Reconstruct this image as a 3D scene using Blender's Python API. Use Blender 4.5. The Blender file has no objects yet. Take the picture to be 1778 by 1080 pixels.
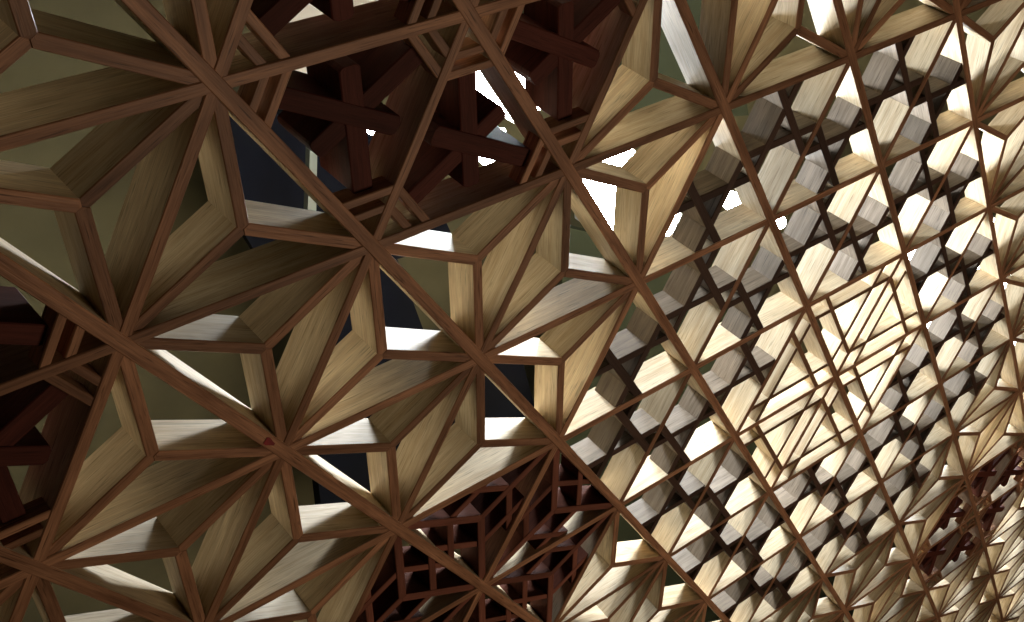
import bpy, math, random
from mathutils import Vector, Matrix
random.seed(7)
scn = bpy.context.scene
col = scn.collection

# ------------------------------------------------------------------ camera, exposure, world, lights
S = 0.15                                   # one lattice edge is 15 cm
EYE = Vector((-3.205876, -0.186957, 3.278776))      # camera in lattice units (x, y in the panel, z out of it)
RIGHT = Vector((0.19525014, 0.6529883, 0.73176749))
DOWN = Vector((0.47419244, -0.71597342, 0.51237057))
FWD = Vector((0.85849806, 0.24695819, -0.44943602))
FPX, PPX, PPY = 1935.909, 1377.689, 560.336
CAMH = 1.45

def world(p):
    """lattice units -> metres in the room (camera looks along +Y, level)"""
    d = Vector(p) - EYE
    return Vector((d.dot(RIGHT) * S, d.dot(FWD) * S, -d.dot(DOWN) * S + CAMH))

cam = bpy.data.cameras.new('camera')
cam.lens = FPX / 1778 * 36
cam.sensor_width = 36
cam.sensor_fit = 'HORIZONTAL'
cam.shift_x = (889 - PPX) / 1778
cam.shift_y = (PPY - 540) / 1778
cam.clip_start = 0.01
cam.clip_end = 60
co = bpy.data.objects.new('camera', cam)
co.location = (0, 0, CAMH)
co.rotation_euler = (math.radians(90), 0, 0)
col.objects.link(co)
scn.camera = co

scn.view_settings.view_transform = 'Standard'
scn.view_settings.look = 'None'
scn.view_settings.exposure = 0
scn.view_settings.gamma = 1

w = bpy.data.worlds.new('World')
scn.world = w
w.use_nodes = True
w.node_tree.nodes['Background'].inputs[0].default_value = (0.60, 0.56, 0.42, 1)
w.node_tree.nodes['Background'].inputs[1].default_value = 0.007

def area(name, loc, target, sx, sy, power, color):
    l = bpy.data.lights.new(name, 'AREA')
    l.shape = 'RECTANGLE'
    l.size, l.size_y = sx * S, sy * S
    l.energy = power
    l.color = color
    o = bpy.data.objects.new(name, l)
    a, b = world(loc), world(target)
    o.location = a
    o.rotation_euler = (b - a).to_track_quat('-Z', 'Y').to_euler()
    col.objects.link(o)
    return o

# dim warm room light on the viewer's side of the panel
area('room_lamp', (5.0, 1.5, 8.5), (2.5, 0.5, 0), 4, 4, 4.3, (1.0, 0.76, 0.55))
# fill light added behind the panel to brighten the back wall
area('wall_fill_light', (1.5, -2.5, -1.3), (1.5, -2.5, -4), 2, 2, 0.10, (1.0, 0.95, 0.76))

LAMP_COLOR = (0.90, 0.96, 1.0)
LAMP_STRENGTH = 82.0

# ------------------------------------------------------------------ surface of the panel
QZ = (0.009726, 0.009741, -0.010343)
WX = (-0.031045, 0.055707, 0.026697, -0.033361, -0.039859, 0.048219, -0.006329)
WY = (-0.034796, 0.066129, 0.050274, 0.005273, -0.039991, -0.003281, 0.007948)

def _surf(X, Y):
    x = (X - 2) / 3; y = (Y - 1) / 2
    B = (x*x, x*y, y*y, x**3, x*x*y, x*y*y, y**3)
    a = X + sum(p*b for p, b in zip(WX, B))
    c = Y + sum(p*b for p, b in zip(WY, B))
    u = a - 1.5; v = c - 0.9
    z = QZ[0]*u*u + QZ[1]*u*v + QZ[2]*v*v
    return Vector((a, c, z))

def surf(X, Y, z=0.0):
    """the hand made panel is very slightly out of true: a gentle bow"""
    cx = min(max(X, -3.0), 10.8); cy = min(max(Y, -2.4), 4.2)
    p = _surf(cx, cy); h = 1e-3
    dx = (_surf(cx + h, cy) - p) / h
    dy = (_surf(cx, cy + h) - p) / h
    q = p + dx * (X - cx) + dy * (Y - cy)
    n = dx.cross(dy).normalized()
    return q + n * z

def pix(p):
    d = Vector(p) - EYE
    zz = d.dot(FWD)
    if zz < 0.2: return None
    return (PPX + FPX * d.dot(RIGHT) / zz, PPY + FPX * d.dot(DOWN) / zz, zz)

def at(u, v, z):
    d = RIGHT * ((u - PPX) / FPX) + DOWN * ((v - PPY) / FPX) + FWD
    t = (z - EYE.z) / d.z
    return EYE + d * t

def P2(i, j): return (i + j * 0.5, j * math.sqrt(3) / 2)

# ------------------------------------------------------------------ materials
def wood(name, base, dark, rough=0.55, streak=0.6, pores=0.5, spec=0.25):
    m = bpy.data.materials.new(name); m.use_nodes = True
    nt = m.node_tree; N = nt.nodes; L = nt.links
    bs = N['Principled BSDF']
    uv = N.new('ShaderNodeUVMap'); uv.uv_map = 'grain'
    at_ = N.new('ShaderNodeAttribute'); at_.attribute_name = 'tone'
    def mapped(sx, sy):
        mp = N.new('ShaderNodeMapping'); mp.inputs['Scale'].default_value = (sx, sy, 1)
        L.new(uv.outputs[0], mp.inputs[0]); return mp.outputs[0]
    def noise(vec, scale, det, rgh=0.55, dist=0.0):
        n = N.new('ShaderNodeTexNoise'); n.inputs['Scale'].default_value = scale
        n.inputs['Detail'].default_value = det; n.inputs['Roughness'].default_value = rgh
        n.inputs['Distortion'].default_value = dist
        L.new(vec, n.inputs['Vector']); return n.outputs['Fac']
    def ramp(fac, a, b, ca=(0,0,0,1), cb=(1,1,1,1)):
        r = N.new('ShaderNodeValToRGB'); r.color_ramp.elements[0].position = a
        r.color_ramp.elements[1].position = b
        r.color_ramp.elements[0].color = ca; r.color_ramp.elements[1].color = cb
        L.new(fac, r.inputs[0]); return r.outputs[0]
    rings = noise(mapped(1.1, 17), 1.7, 3, 0.6, 0.35)       # growth rings, drawn out along the bar
    fibre = noise(mapped(7, 190), 1.0, 3, 0.65)               # fine fibres
    pore = noise(mapped(5, 110), 1.3, 2, 0.5)                # short dark pores
    cloud = noise(mapped(1.2, 2.5), 1.6, 2)
    specks = noise(mapped(3.5, 42), 1.0, 2, 0.6, 0.6)        # short dark flecks left by the saw
    def mix(fac, a, b, blend='MIX'):
        x = N.new('ShaderNodeMix'); x.data_type = 'RGBA'; x.blend_type = blend
        if isinstance(fac, float): x.inputs[0].default_value = fac
        else: L.new(fac, x.inputs[0])
        for s, v in ((6, a), (7, b)):
            if isinstance(v, tuple): x.inputs[s].default_value = v
            else: L.new(v, x.inputs[s])
        return x.outputs[2]
    B4 = (*base, 1); D4 = (*dark, 1)
    rf = N.new('ShaderNodeMath'); rf.operation = 'MULTIPLY'; rf.inputs[1].default_value = streak
    L.new(ramp(rings, 0.36, 0.66), rf.inputs[0])
    c = mix(rf.outputs[0], B4, D4)
    pf = N.new('ShaderNodeMath'); pf.operation = 'MULTIPLY'; pf.inputs[1].default_value = pores
    L.new(ramp(pore, 0.60, 0.72), pf.inputs[0])
    c = mix(pf.outputs[0], c, tuple(x * 0.45 for x in dark) + (1,))
    sf = N.new('ShaderNodeMath'); sf.operation = 'MULTIPLY'; sf.inputs[1].default_value = pores * 0.7
    L.new(ramp(specks, 0.64, 0.74), sf.inputs[0])
    c = mix(sf.outputs[0], c, tuple(x * 0.5 for x in dark) + (1,))
    c = mix(0.45, c, ramp(fibre, 0.3, 0.7, (0.55, 0.52, 0.48, 1), (1.35, 1.35, 1.35, 1)), 'MULTIPLY')
    c = mix(0.6, c, ramp(cloud, 0.3, 0.7, (0.75, 0.72, 0.68, 1), (1.2, 1.2, 1.2, 1)), 'MULTIPLY')
    hs = N.new('ShaderNodeHueSaturation')
    hs.inputs['Saturation'].default_value = 1.0
    mr = N.new('ShaderNodeMapRange')
    mr.inputs['To Min'].default_value = 0.68; mr.inputs['To Max'].default_value = 1.25
    L.new(at_.outputs['Fac'], mr.inputs[0]); L.new(mr.outputs[0], hs.inputs['Value'])
    L.new(c, hs.inputs['Color'])
    L.new(hs.outputs[0], bs.inputs['Base Color'])
    bs.inputs['Roughness'].default_value = rough
    bs.inputs['Specular IOR Level'].default_value = spec
    ad = N.new('ShaderNodeMath'); ad.operation = 'ADD'
    L.new(fibre, ad.inputs[0]); L.new(rings, ad.inputs[1])
    bp = N.new('ShaderNodeBump'); bp.inputs['Strength'].default_value = 0.35
    bp.inputs['Distance'].default_value = 0.0006
    L.new(ad.outputs[0], bp.inputs['Height']); L.new(bp.outputs[0], bs.inputs['Normal'])
    return m

SIDE = wood('pale_ash_wood', (0.71, 0.605, 0.43), (0.52, 0.39, 0.24), streak=0.8, pores=0.75)
FACE = wood('brown_edge', (0.52, 0.275, 0.155), (0.25, 0.122, 0.066), rough=0.42, streak=0.9, pores=0.9)  # front edges and corner slats, browner than the pale sides
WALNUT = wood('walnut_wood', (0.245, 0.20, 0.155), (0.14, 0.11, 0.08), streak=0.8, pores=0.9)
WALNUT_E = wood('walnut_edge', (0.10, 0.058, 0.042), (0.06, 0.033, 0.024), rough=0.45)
PADAUK = wood('shaded_red_wood', (0.075, 0.026, 0.017), (0.045, 0.015, 0.010), rough=0.75, spec=0.06)  # sides of the red fretwork, shade of the deep cells put into the colour
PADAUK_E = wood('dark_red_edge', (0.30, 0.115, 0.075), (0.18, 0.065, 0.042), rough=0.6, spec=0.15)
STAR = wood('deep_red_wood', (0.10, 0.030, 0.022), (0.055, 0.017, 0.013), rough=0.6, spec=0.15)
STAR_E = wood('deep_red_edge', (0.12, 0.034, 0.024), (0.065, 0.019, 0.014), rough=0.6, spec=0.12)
CHERRY = wood('cherry_edge', (0.30, 0.16, 0.085), (0.19, 0.09, 0.05), rough=0.42)

def plain(name, c, rough=0.7, nscale=6.0, var=0.15, metal=0.0):
    m = bpy.data.materials.new(name); m.use_nodes = True
    nt = m.node_tree; N = nt.nodes; L = nt.links; bs = N['Principled BSDF']
    tc = N.new('ShaderNodeTexCoord'); n = N.new('ShaderNodeTexNoise')
    n.inputs['Scale'].default_value = nscale; n.inputs['Detail'].default_value = 5
    L.new(tc.outputs['Object'], n.inputs['Vector'])
    r = N.new('ShaderNodeValToRGB')
    r.color_ramp.elements[0].position = 0.3; r.color_ramp.elements[1].position = 0.7
    r.color_ramp.elements[0].color = (*[x * (1 - var) for x in c], 1)
    r.color_ramp.elements[1].color = (*[min(1, x * (1 + var)) for x in c], 1)
    L.new(n.outputs['Fac'], r.inputs[0]); L.new(r.outputs[0], bs.inputs['Base Color'])
    bs.inputs['Roughness'].default_value = rough; bs.inputs['Metallic'].default_value = metal
    return m

# ------------------------------------------------------------------ mesh builder
class MB:
    def __init__(s):
        s.v = []; s.f = []; s.uv = []; s.mi = []; s.tone = []
    def face(s, idx, uvs, mi, tone):
        s.f.append(idx); s.uv.append(uvs); s.mi.append(mi); s.tone.append(tone)
    def _w(s, x):
        """bars are a little stouter at the near end of the panel"""
        return 1.2 - 0.24 * min(max((x - 1.2) / 2.6, 0), 1)
    def strip(s, a, b, wd, zt, zb, ea='flat', eb='flat', cuts=(), ch=0.0035, mi=(0, 1), jitter=True):
        """one milled bar from a to b (lattice-plane x, y), its front edge at zt and its back edge at zb"""
        ax, ay = a; bx, by = b
        L = math.hypot(bx - ax, by - ay); dx, dy = (bx - ax) / L, (by - ay) / L
        px_, py_ = -dy, dx
        if jitter:
            zt += random.uniform(-0.0012, 0.0012); wd *= random.uniform(0.96, 1.04)
        h = wd / 2
        st = []
        def endst(kind, at0, sgn):
            if kind == 'tip': return [(at0, 0.0012), (at0 + sgn * 0.289 * wd, h)]
            if kind == 'round': return [(at0, h * 0.55), (at0 + sgn * 0.006, h * 0.85), (at0 + sgn * 0.014, h)]
            return [(at0, h)]
        st += endst(ea, 0.0, 1)
        st += [(c, h) for c in sorted(cuts) if 0.03 < c < L - 0.03]
        st += endst(eb, L, -1)[::-1]
        tone = random.random(); uo = random.uniform(0, 50); vo = random.uniform(0, 50)
        D = zt - zb
        base = len(s.v); n = 6
        for t, hh in st:
            hh *= s._w(ax + dx * t)
            c = min(ch, hh * 0.5)
            for off, z in ((-hh, zb), (-hh, zt - c), (-hh + c, zt), (hh - c, zt), (hh, zt - c), (hh, zb)):
                s.v.append(world(surf(ax + dx * t + px_ * off, ay + dy * t + py_ * off, z)))
        V = (0, D, D + ch, D + wd - ch, D + wd, 2 * D + wd, 2 * D + 2 * wd)
        for k in range(len(st) - 1):
            for e in range(n):
                i0 = base + k * n + e; i1 = base + k * n + (e + 1) % n
                j0 = i0 + n; j1 = i1 + n
                u0, u1 = st[k][0] + uo, st[k + 1][0] + uo
                v0, v1 = V[e] + vo, V[e + 1] + vo
                s.face((i0, j0, j1, i1), ((u0, v0), (u1, v0), (u1, v1), (u0, v1)),
                       mi[1] if e in (1, 2, 3) else mi[0], tone)
        for k, flip in ((0, False), (len(st) - 1, True)):
            idx = [base + k * n + e for e in range(n)]
            uvs = [(uo + 0.02 * e, vo + V[e]) for e in range(n)]
            if flip: idx = idx[::-1]; uvs = uvs[::-1]
            s.face(tuple(idx), tuple(uvs), mi[0], tone)
    def box8(s, pts, mi=0):
        """8 corner points (4 front, 4 back) in lattice units"""
        b = len(s.v); s.v += [world(p) for p in pts]
        for f in ((0, 1, 2, 3), (7, 6, 5, 4), (0, 4, 5, 1), (1, 5, 6, 2), (2, 6, 7, 3), (3, 7, 4, 0)):
            s.face(tuple(b + k for k in f), ((0, 0), (1, 0), (1, 1), (0, 1)), mi, 0.5)
    def build(s, name, mats, parent=None):
        o0 = s.v[0] if parent is None else None
        me = bpy.data.meshes.new(name)
        if parent is None:
            org = sum(s.v, Vector()) / len(s.v)
        else:
            org = sum(s.v, Vector()) / len(s.v)
        me.from_pydata([tuple(v - org) for v in s.v], [], s.f)
        for m in mats: me.materials.append(m)
        uvl = me.uv_layers.new(name='grain')
        tn = me.attributes.new('tone', 'FLOAT', 'FACE')
        k = 0
        for i, p in enumerate(me.polygons):
            p.material_index = s.mi[i]
            tn.data[i].value = s.tone[i]
            for uvp in s.uv[i]:
                uvl.data[k].uv = uvp; k += 1
        me.update()
        o = bpy.data.objects.new(name, me)
        o.location = org
        col.objects.link(o)
        if parent is not None:
            o.parent = parent
            o.location = org - abs_loc(parent)
        return o

def abs_loc(o):
    l = Vector(o.location)
    while o.parent is not None:
        o = o.parent; l += Vector(o.location)
    return l

def tag(o, label=None, cat=None, group=None, kind=None):
    if label: o['label'] = label
    if cat: o['category'] = cat
    if group: o['group'] = group
    if kind: o['kind'] = kind
    return o

# ------------------------------------------------------------------ layout of the panel
DEPTH = 0.205
HEX = [((-1, 1), 'star'), ((0, -2), 'star'), ((7, 3), 'star'), ((3, -1), 'square'), ((3, 2), 'double')]

def hex_cells(c):
    i, j = c
    return {('U', i, j), ('D', i - 1, j), ('U', i - 1, j), ('D', i - 1, j - 1), ('U', i, j - 1), ('D', i, j - 1)}
# U(i,j) = (i,j),(i+1,j),(i,j+1)      D(i,j) = (i+1,j),(i,j+1),(i+1,j+1)
# cells around node c: check that c is one of the corners
def corners(cell):
    k, i, j = cell
    return [(i, j), (i + 1, j), (i, j + 1)] if k == 'U' else [(i + 1, j + 1), (i, j + 1), (i + 1, j)]
KIND = {}
for c, kd in HEX:
    i, j = c
    for k in 'UD':
        for a in (-2, -1, 0, 1):
            for b in (-2, -1, 0, 1):
                cell = (k, i + a, j + b)
                if c in corners(cell): KIND[cell] = kd

def kind_of(cell):
    if cell in KIND: return KIND[cell]
    cs = corners(cell)
    if all(0 <= i <= 6 and 0 <= j <= 4 and 2 <= i + j <= 8 for i, j in cs): return 'walnut'
    return 'leaf'

cells = []
for i in range(-7, 24):
    for j in range(-8, 12):
        for k in 'UD':
            cell = (k, i, j)
            cs = corners(cell)
            x = sum(P2(*c)[0] for c in cs) / 3; y = sum(P2(*c)[1] for c in cs) / 3
            p = pix(surf(x, y))
            if p is None or not (-420 < p[0] < 2150 and -420 < p[1] < 1500): continue
            if x > 15.5: continue
            cells.append((cell, (x, y), p))
nodes = set()
for cell, _, _ in cells: nodes.update(corners(cell))

# panel empty
panel = bpy.data.objects.new('lattice_panel', None)
panel.empty_display_size = 0.05
panel.location = world(surf(0, 0))
col.objects.link(panel)
tag(panel, 'large pierced panel of interlocking pale and dark wooden strips in triangles, stars and leaf patterns', 'wooden lattice')

# --- main grid bars, one object each, three directions
def runs(fam):
    lines = {}
    for (i, j) in nodes:
        key, t = {'A': (j, i), 'B': (i, j), 'C': (i + j, i)}[fam]
        lines.setdefault(key, []).append(t)
    return lines
ZT = {'A': 0.0, 'B': -0.0035, 'C': -0.0065}
WID = {'A': 0.050, 'B': 0.042, 'C': 0.041}
for fam in 'ABC':
    for key, ts in sorted(runs(fam).items()):
        t0, t1 = min(ts), max(ts)
        if t1 - t0 < 1: continue
        pt = {'A': lambda t: P2(t, key), 'B': lambda t: P2(key, t), 'C': lambda t: P2(t, key - t)}[fam]
        m = MB()
        n = (t1 - t0) * 2
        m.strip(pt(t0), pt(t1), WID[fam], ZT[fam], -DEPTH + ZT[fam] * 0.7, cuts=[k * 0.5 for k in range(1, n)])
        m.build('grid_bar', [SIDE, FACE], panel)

def lerp(a, b, t): return (a[0] + (b[0] - a[0]) * t, a[1] + (b[1] - a[1]) * t)

def leaf(m, cs, cen, mi=(0, 1), wd=0.042, ztop=-0.006):
    for n, c in enumerate(cs):
        a = lerp(c, cen, 0.03); a = (a[0] + random.uniform(-.005, .005), a[1] + random.uniform(-.005, .005))
        m.strip(a, cen, wd, ztop - 0.003 - 0.0018 * n, -DEPTH + 0.004 + 0.002 * n, 'flat', 'tip', mi=mi)

def edge_parallel(m, cs, t, wd, z0, zb, mi, ends=0.006):
    """three bars, each parallel to one side of the triangle at share t of the height"""
    for n in range(3):
        a, b, c = cs[n], cs[(n + 1) % 3], cs[(n + 2) % 3]
        p = lerp(a, c, t); q_ = lerp(b, c, t)
        m.strip(lerp(p, q_, ends), lerp(q_, p, ends), wd, z0 - 0.0022 * n, zb + 0.002 * n, mi=mi)

made = {}
def order(c): # how large it shows
    return -1.0 / c[2][2]
inframe = lambda p: -60 < p[0] < 1840 and -60 < p[1] < 1140
cells.sort(key=lambda c: (not inframe(c[2]), c[2][2]))
rest = MB(); nleaf = 0
for cell, cen, p in cells:
    kd = kind_of(cell)
    cs = [P2(*c) for c in corners(cell)]
    if kd == 'leaf':
        nleaf += 1
        if nleaf <= 100:
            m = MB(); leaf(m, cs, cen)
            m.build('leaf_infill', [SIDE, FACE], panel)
        else:
            leaf(rest, cs, cen)
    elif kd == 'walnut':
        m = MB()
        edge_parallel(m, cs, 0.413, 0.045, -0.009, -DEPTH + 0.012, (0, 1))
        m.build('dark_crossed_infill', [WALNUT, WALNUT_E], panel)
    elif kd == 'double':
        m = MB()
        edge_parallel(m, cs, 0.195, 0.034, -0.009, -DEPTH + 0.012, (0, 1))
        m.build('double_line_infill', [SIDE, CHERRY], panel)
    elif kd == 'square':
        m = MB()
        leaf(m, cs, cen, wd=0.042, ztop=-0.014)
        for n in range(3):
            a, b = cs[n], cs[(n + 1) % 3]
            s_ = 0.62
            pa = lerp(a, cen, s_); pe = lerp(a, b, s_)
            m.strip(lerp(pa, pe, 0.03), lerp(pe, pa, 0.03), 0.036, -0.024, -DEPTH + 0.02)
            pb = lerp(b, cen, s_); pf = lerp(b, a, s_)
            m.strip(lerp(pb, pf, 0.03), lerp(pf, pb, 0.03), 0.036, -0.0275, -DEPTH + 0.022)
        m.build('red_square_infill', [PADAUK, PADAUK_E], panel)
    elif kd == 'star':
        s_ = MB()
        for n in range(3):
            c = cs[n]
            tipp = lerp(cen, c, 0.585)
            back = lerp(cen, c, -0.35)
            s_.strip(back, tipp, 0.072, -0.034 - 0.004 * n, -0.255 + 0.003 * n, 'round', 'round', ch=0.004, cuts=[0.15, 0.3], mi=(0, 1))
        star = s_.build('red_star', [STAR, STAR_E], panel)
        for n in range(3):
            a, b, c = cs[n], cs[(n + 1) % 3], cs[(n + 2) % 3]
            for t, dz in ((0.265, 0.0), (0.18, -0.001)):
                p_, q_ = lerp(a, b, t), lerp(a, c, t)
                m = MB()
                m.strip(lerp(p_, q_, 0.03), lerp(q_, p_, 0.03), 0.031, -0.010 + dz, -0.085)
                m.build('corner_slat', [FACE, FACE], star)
if rest.v:
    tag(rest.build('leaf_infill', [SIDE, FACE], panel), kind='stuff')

# small red paint stain on a bar of the front grid
m = MB()
ax = P2(0.88, -1)
def blob(cx, cy, r1, r2, z):
    b = len(m.v); k = 12
    for e in range(k):
        a = 2 * math.pi * e / k; rr = 1 + 0.25 * math.sin(3 * a + 1)
        m.v.append(world(surf(cx + r1 * rr * math.cos(a), cy + r2 * rr * math.sin(a), z)))
    m.face(tuple(range(b, b + k)), tuple((0.1 * e, 0) for e in range(k)), 0, 0.5)
blob(ax[0], ax[1], 0.03, 0.017, 0.0022)
m.build('red_paint_stain', [plain('red_paint', (0.30, 0.02, 0.02), 0.5, 60, 0.5)], panel)

# ------------------------------------------------------------------ room behind the panel
def slab(name, pxs, z, thick, mat, label=None, cat=None, kind=None, parent=None):
    m = MB()
    f = [at(u, v, z) for u, v in pxs]
    bk = [Vector((p.x, p.y, p.z - thick)) for p in f]
    n = len(f)
    b = len(m.v); m.v += [world(p) for p in f] + [world(p) for p in bk]
    m.face(tuple(b + k for k in range(n)), tuple((0.1 * k, 0) for k in range(n)), 0, 0.5)
    m.face(tuple(b + n + k for k in reversed(range(n))), tuple((0.1 * k, 0) for k in range(n)), 0, 0.5)
    for k in range(n):
        k2 = (k + 1) % n
        m.face((b + k, b + n + k, b + n + k2, b + k2), ((0, 0), (0, 1), (1, 1), (1, 0)), 0, 0.5)
    o = m.build(name, [mat], parent)
    return tag(o, label, cat, None, kind)

WALLM = plain('khaki_wall', (0.18, 0.165, 0.092), 0.9, 9, 0.2)
m = MB()
zw = -4.6
q4 = [Vector((-14, -16, zw)), Vector((40, -16, zw)), Vector((40, 22, zw)), Vector((-14, 22, zw))]
m.box8(q4 + [Vector((p.x, p.y, zw - 0.5)) for p in q4])
tag(m.build('back_wall', [WALLM]), kind='structure')

NAVY = plain('navy_cloth', (0.0015, 0.0035, 0.013), 1.0, 9, 0.3)
GREEN = plain('dark_green_wall', (0.06, 0.075, 0.04), 0.85, 4, 0.1)
CREAM = plain('cream_board', (0.80, 0.74, 0.64), 0.7, 4, 0.05)
GREY = plain('pale_frame', (0.42, 0.47, 0.42), 0.5, 5, 0.05)
slab('navy_curtain', [(395, 190), (700, 215), (790, 420), (690, 450), (760, 640), (900, 600), (935, 730), (560, 900), (520, 560), (395, 360)],
     -3.9, 0.12, NAVY, 'dark navy curtain hanging behind the left half of the lattice', 'curtain')
slab('pale_post', [(541, 190), (552, 190), (549, 380), (534, 380)], -3.6, 0.06, GREY,
     'thin pale upright post in front of the dark navy curtain', 'post')
slab('green_screen', [(985, -60), (1260, -60), (1300, 200), (1000, 225)], -3.7, 0.1, GREEN,
     'dark green board behind the top middle of the lattice', 'board')
slab('green_screen', [(985, 395), (1300, 470), (1600, 1300), (900, 1300)], -3.7, 0.1, GREEN,
     'dark green board behind the lower middle of the lattice', 'board')
slab('cream_board', [(480, -40), (660, -60), (655, 118), (490, 160)], -3.4, 0.1, CREAM,
     'small cream board seen through the gaps of the upper star', 'board')

def lamp_mat(name, strength):
    m = bpy.data.materials.new(name); m.use_nodes = True
    nt = m.node_tree; N = nt.nodes
    for n in list(N):
        if n.type != 'OUTPUT_MATERIAL': N.remove(n)
    e = N.new('ShaderNodeEmission'); e.inputs[0].default_value = (*LAMP_COLOR, 1); e.inputs[1].default_value = strength
    nt.links.new(e.outputs[0], N['Material Output'].inputs[0])
    return m
LM = lamp_mat('lamp_diffuser', LAMP_STRENGTH)
HOUS = plain('lamp_housing', (0.6, 0.6, 0.58), 0.5, 8, 0.05)
def light_panel(pxs, z, label, mat):
    h = slab('backlight_panel', pxs, z - 0.02, 0.15, HOUS, label, 'ceiling light')
    c = (sum(p[0] for p in pxs) / len(pxs), sum(p[1] for p in pxs) / len(pxs))
    inner = [(c[0] + (u - c[0]) * 0.97, c[1] + (v - c[1]) * 0.97) for u, v in pxs]
    slab('diffuser', inner, z, 0.015, mat, parent=h)
light_panel([(812, 95), (925, 55), (942, 190), (893, 214), (812, 168)], -2.0,
            'glowing white light panel behind the upper star of the lattice', lamp_mat('lamp_diffuser_bright', LAMP_STRENGTH * 2.6))
light_panel([(1005, 235), (1100, 258), (1150, 340), (1185, 372), (1165, 412), (1020, 395)], -2.0,
            'glowing white light panel behind the pale leaf pattern right of the middle star', lamp_mat('lamp_diffuser_mid', LAMP_STRENGTH * 1.9))
light_panel([(1560, 330), (1800, 400), (1790, 620), (1540, 560)], -2.0,
            'added glowing panel that brightens the far right end of the lattice', lamp_mat('fill_diffuser', LAMP_STRENGTH * 0.62))  # extra panel added only to brighten the far right strips

# four small round lamps glinting through the star
BULB = lamp_mat('bulb_glass', LAMP_STRENGTH * 1.2)
def bulb(u, v, rpx, label):
    c = at(u, v, -2.0)
    r = rpx / FPX * (c - EYE).dot(FWD)
    m = MB(); n = 20; k = 10
    for a in range(k + 1):
        th = math.pi * a / k
        for b in range(n):
            ph = 2 * math.pi * b / n
            m.v.append(world(c + Vector((r * math.sin(th) * math.cos(ph), r * math.sin(th) * math.sin(ph), r * math.cos(th)))))
    for a in range(k):
        for b in range(n):
            b2 = (b + 1) % n
            m.face((a * n + b, (a + 1) * n + b, (a + 1) * n + b2, a * n + b2), ((0, 0), (0, 1), (1, 1), (1, 0)), 0, 0.5)
    o = m.build('round_lamp', [BULB])
    for p in o.data.polygons: p.use_smooth = True
    tag(o, label, 'lamp', 'small round lamps behind the lattice')
    cap = MB()
    top = c + Vector((0, 0, -r * 0.9))
    ring = []
    for z in (0, -0.5):
        for b in range(n):
            ph = 2 * math.pi * b / n
            cap.v.append(world(top + Vector((r * 0.5 * math.cos(ph), r * 0.5 * math.sin(ph), z))))
    for b in range(n):
        b2 = (b + 1) % n
        cap.face((b, n + b, n + b2, b2), ((0, 0), (0, 1), (1, 1), (1, 0)), 0, 0.5)
    cap.face(tuple(range(n)), tuple((0.1 * e, 0) for e in range(n)), 0, 0.5)
    cap.face(tuple(range(2 * n - 1, n - 1, -1)), tuple((0.1 * e, 0) for e in range(n)), 0, 0.5)
    cap.build('lamp_stem', [HOUS], o)
bulb(757, 196, 8, 'small white lamp glinting left of the bright panel, above the other glints')
bulb(645, 226, 8, 'leftmost small white lamp glinting beside the hub of the upper left star')
bulb(845, 272, 15, 'largest round white lamp glinting under the middle star')
bulb(872, 228, 6, 'tiny white lamp glinting at the right arm of the middle star')
bulb(1270, 349, 17, 'round white lamp glinting through the dark crossed strips, between two others')
bulb(1353, 386, 12, 'rightmost small white lamp glinting beside a grid joint among dark crossed strips')
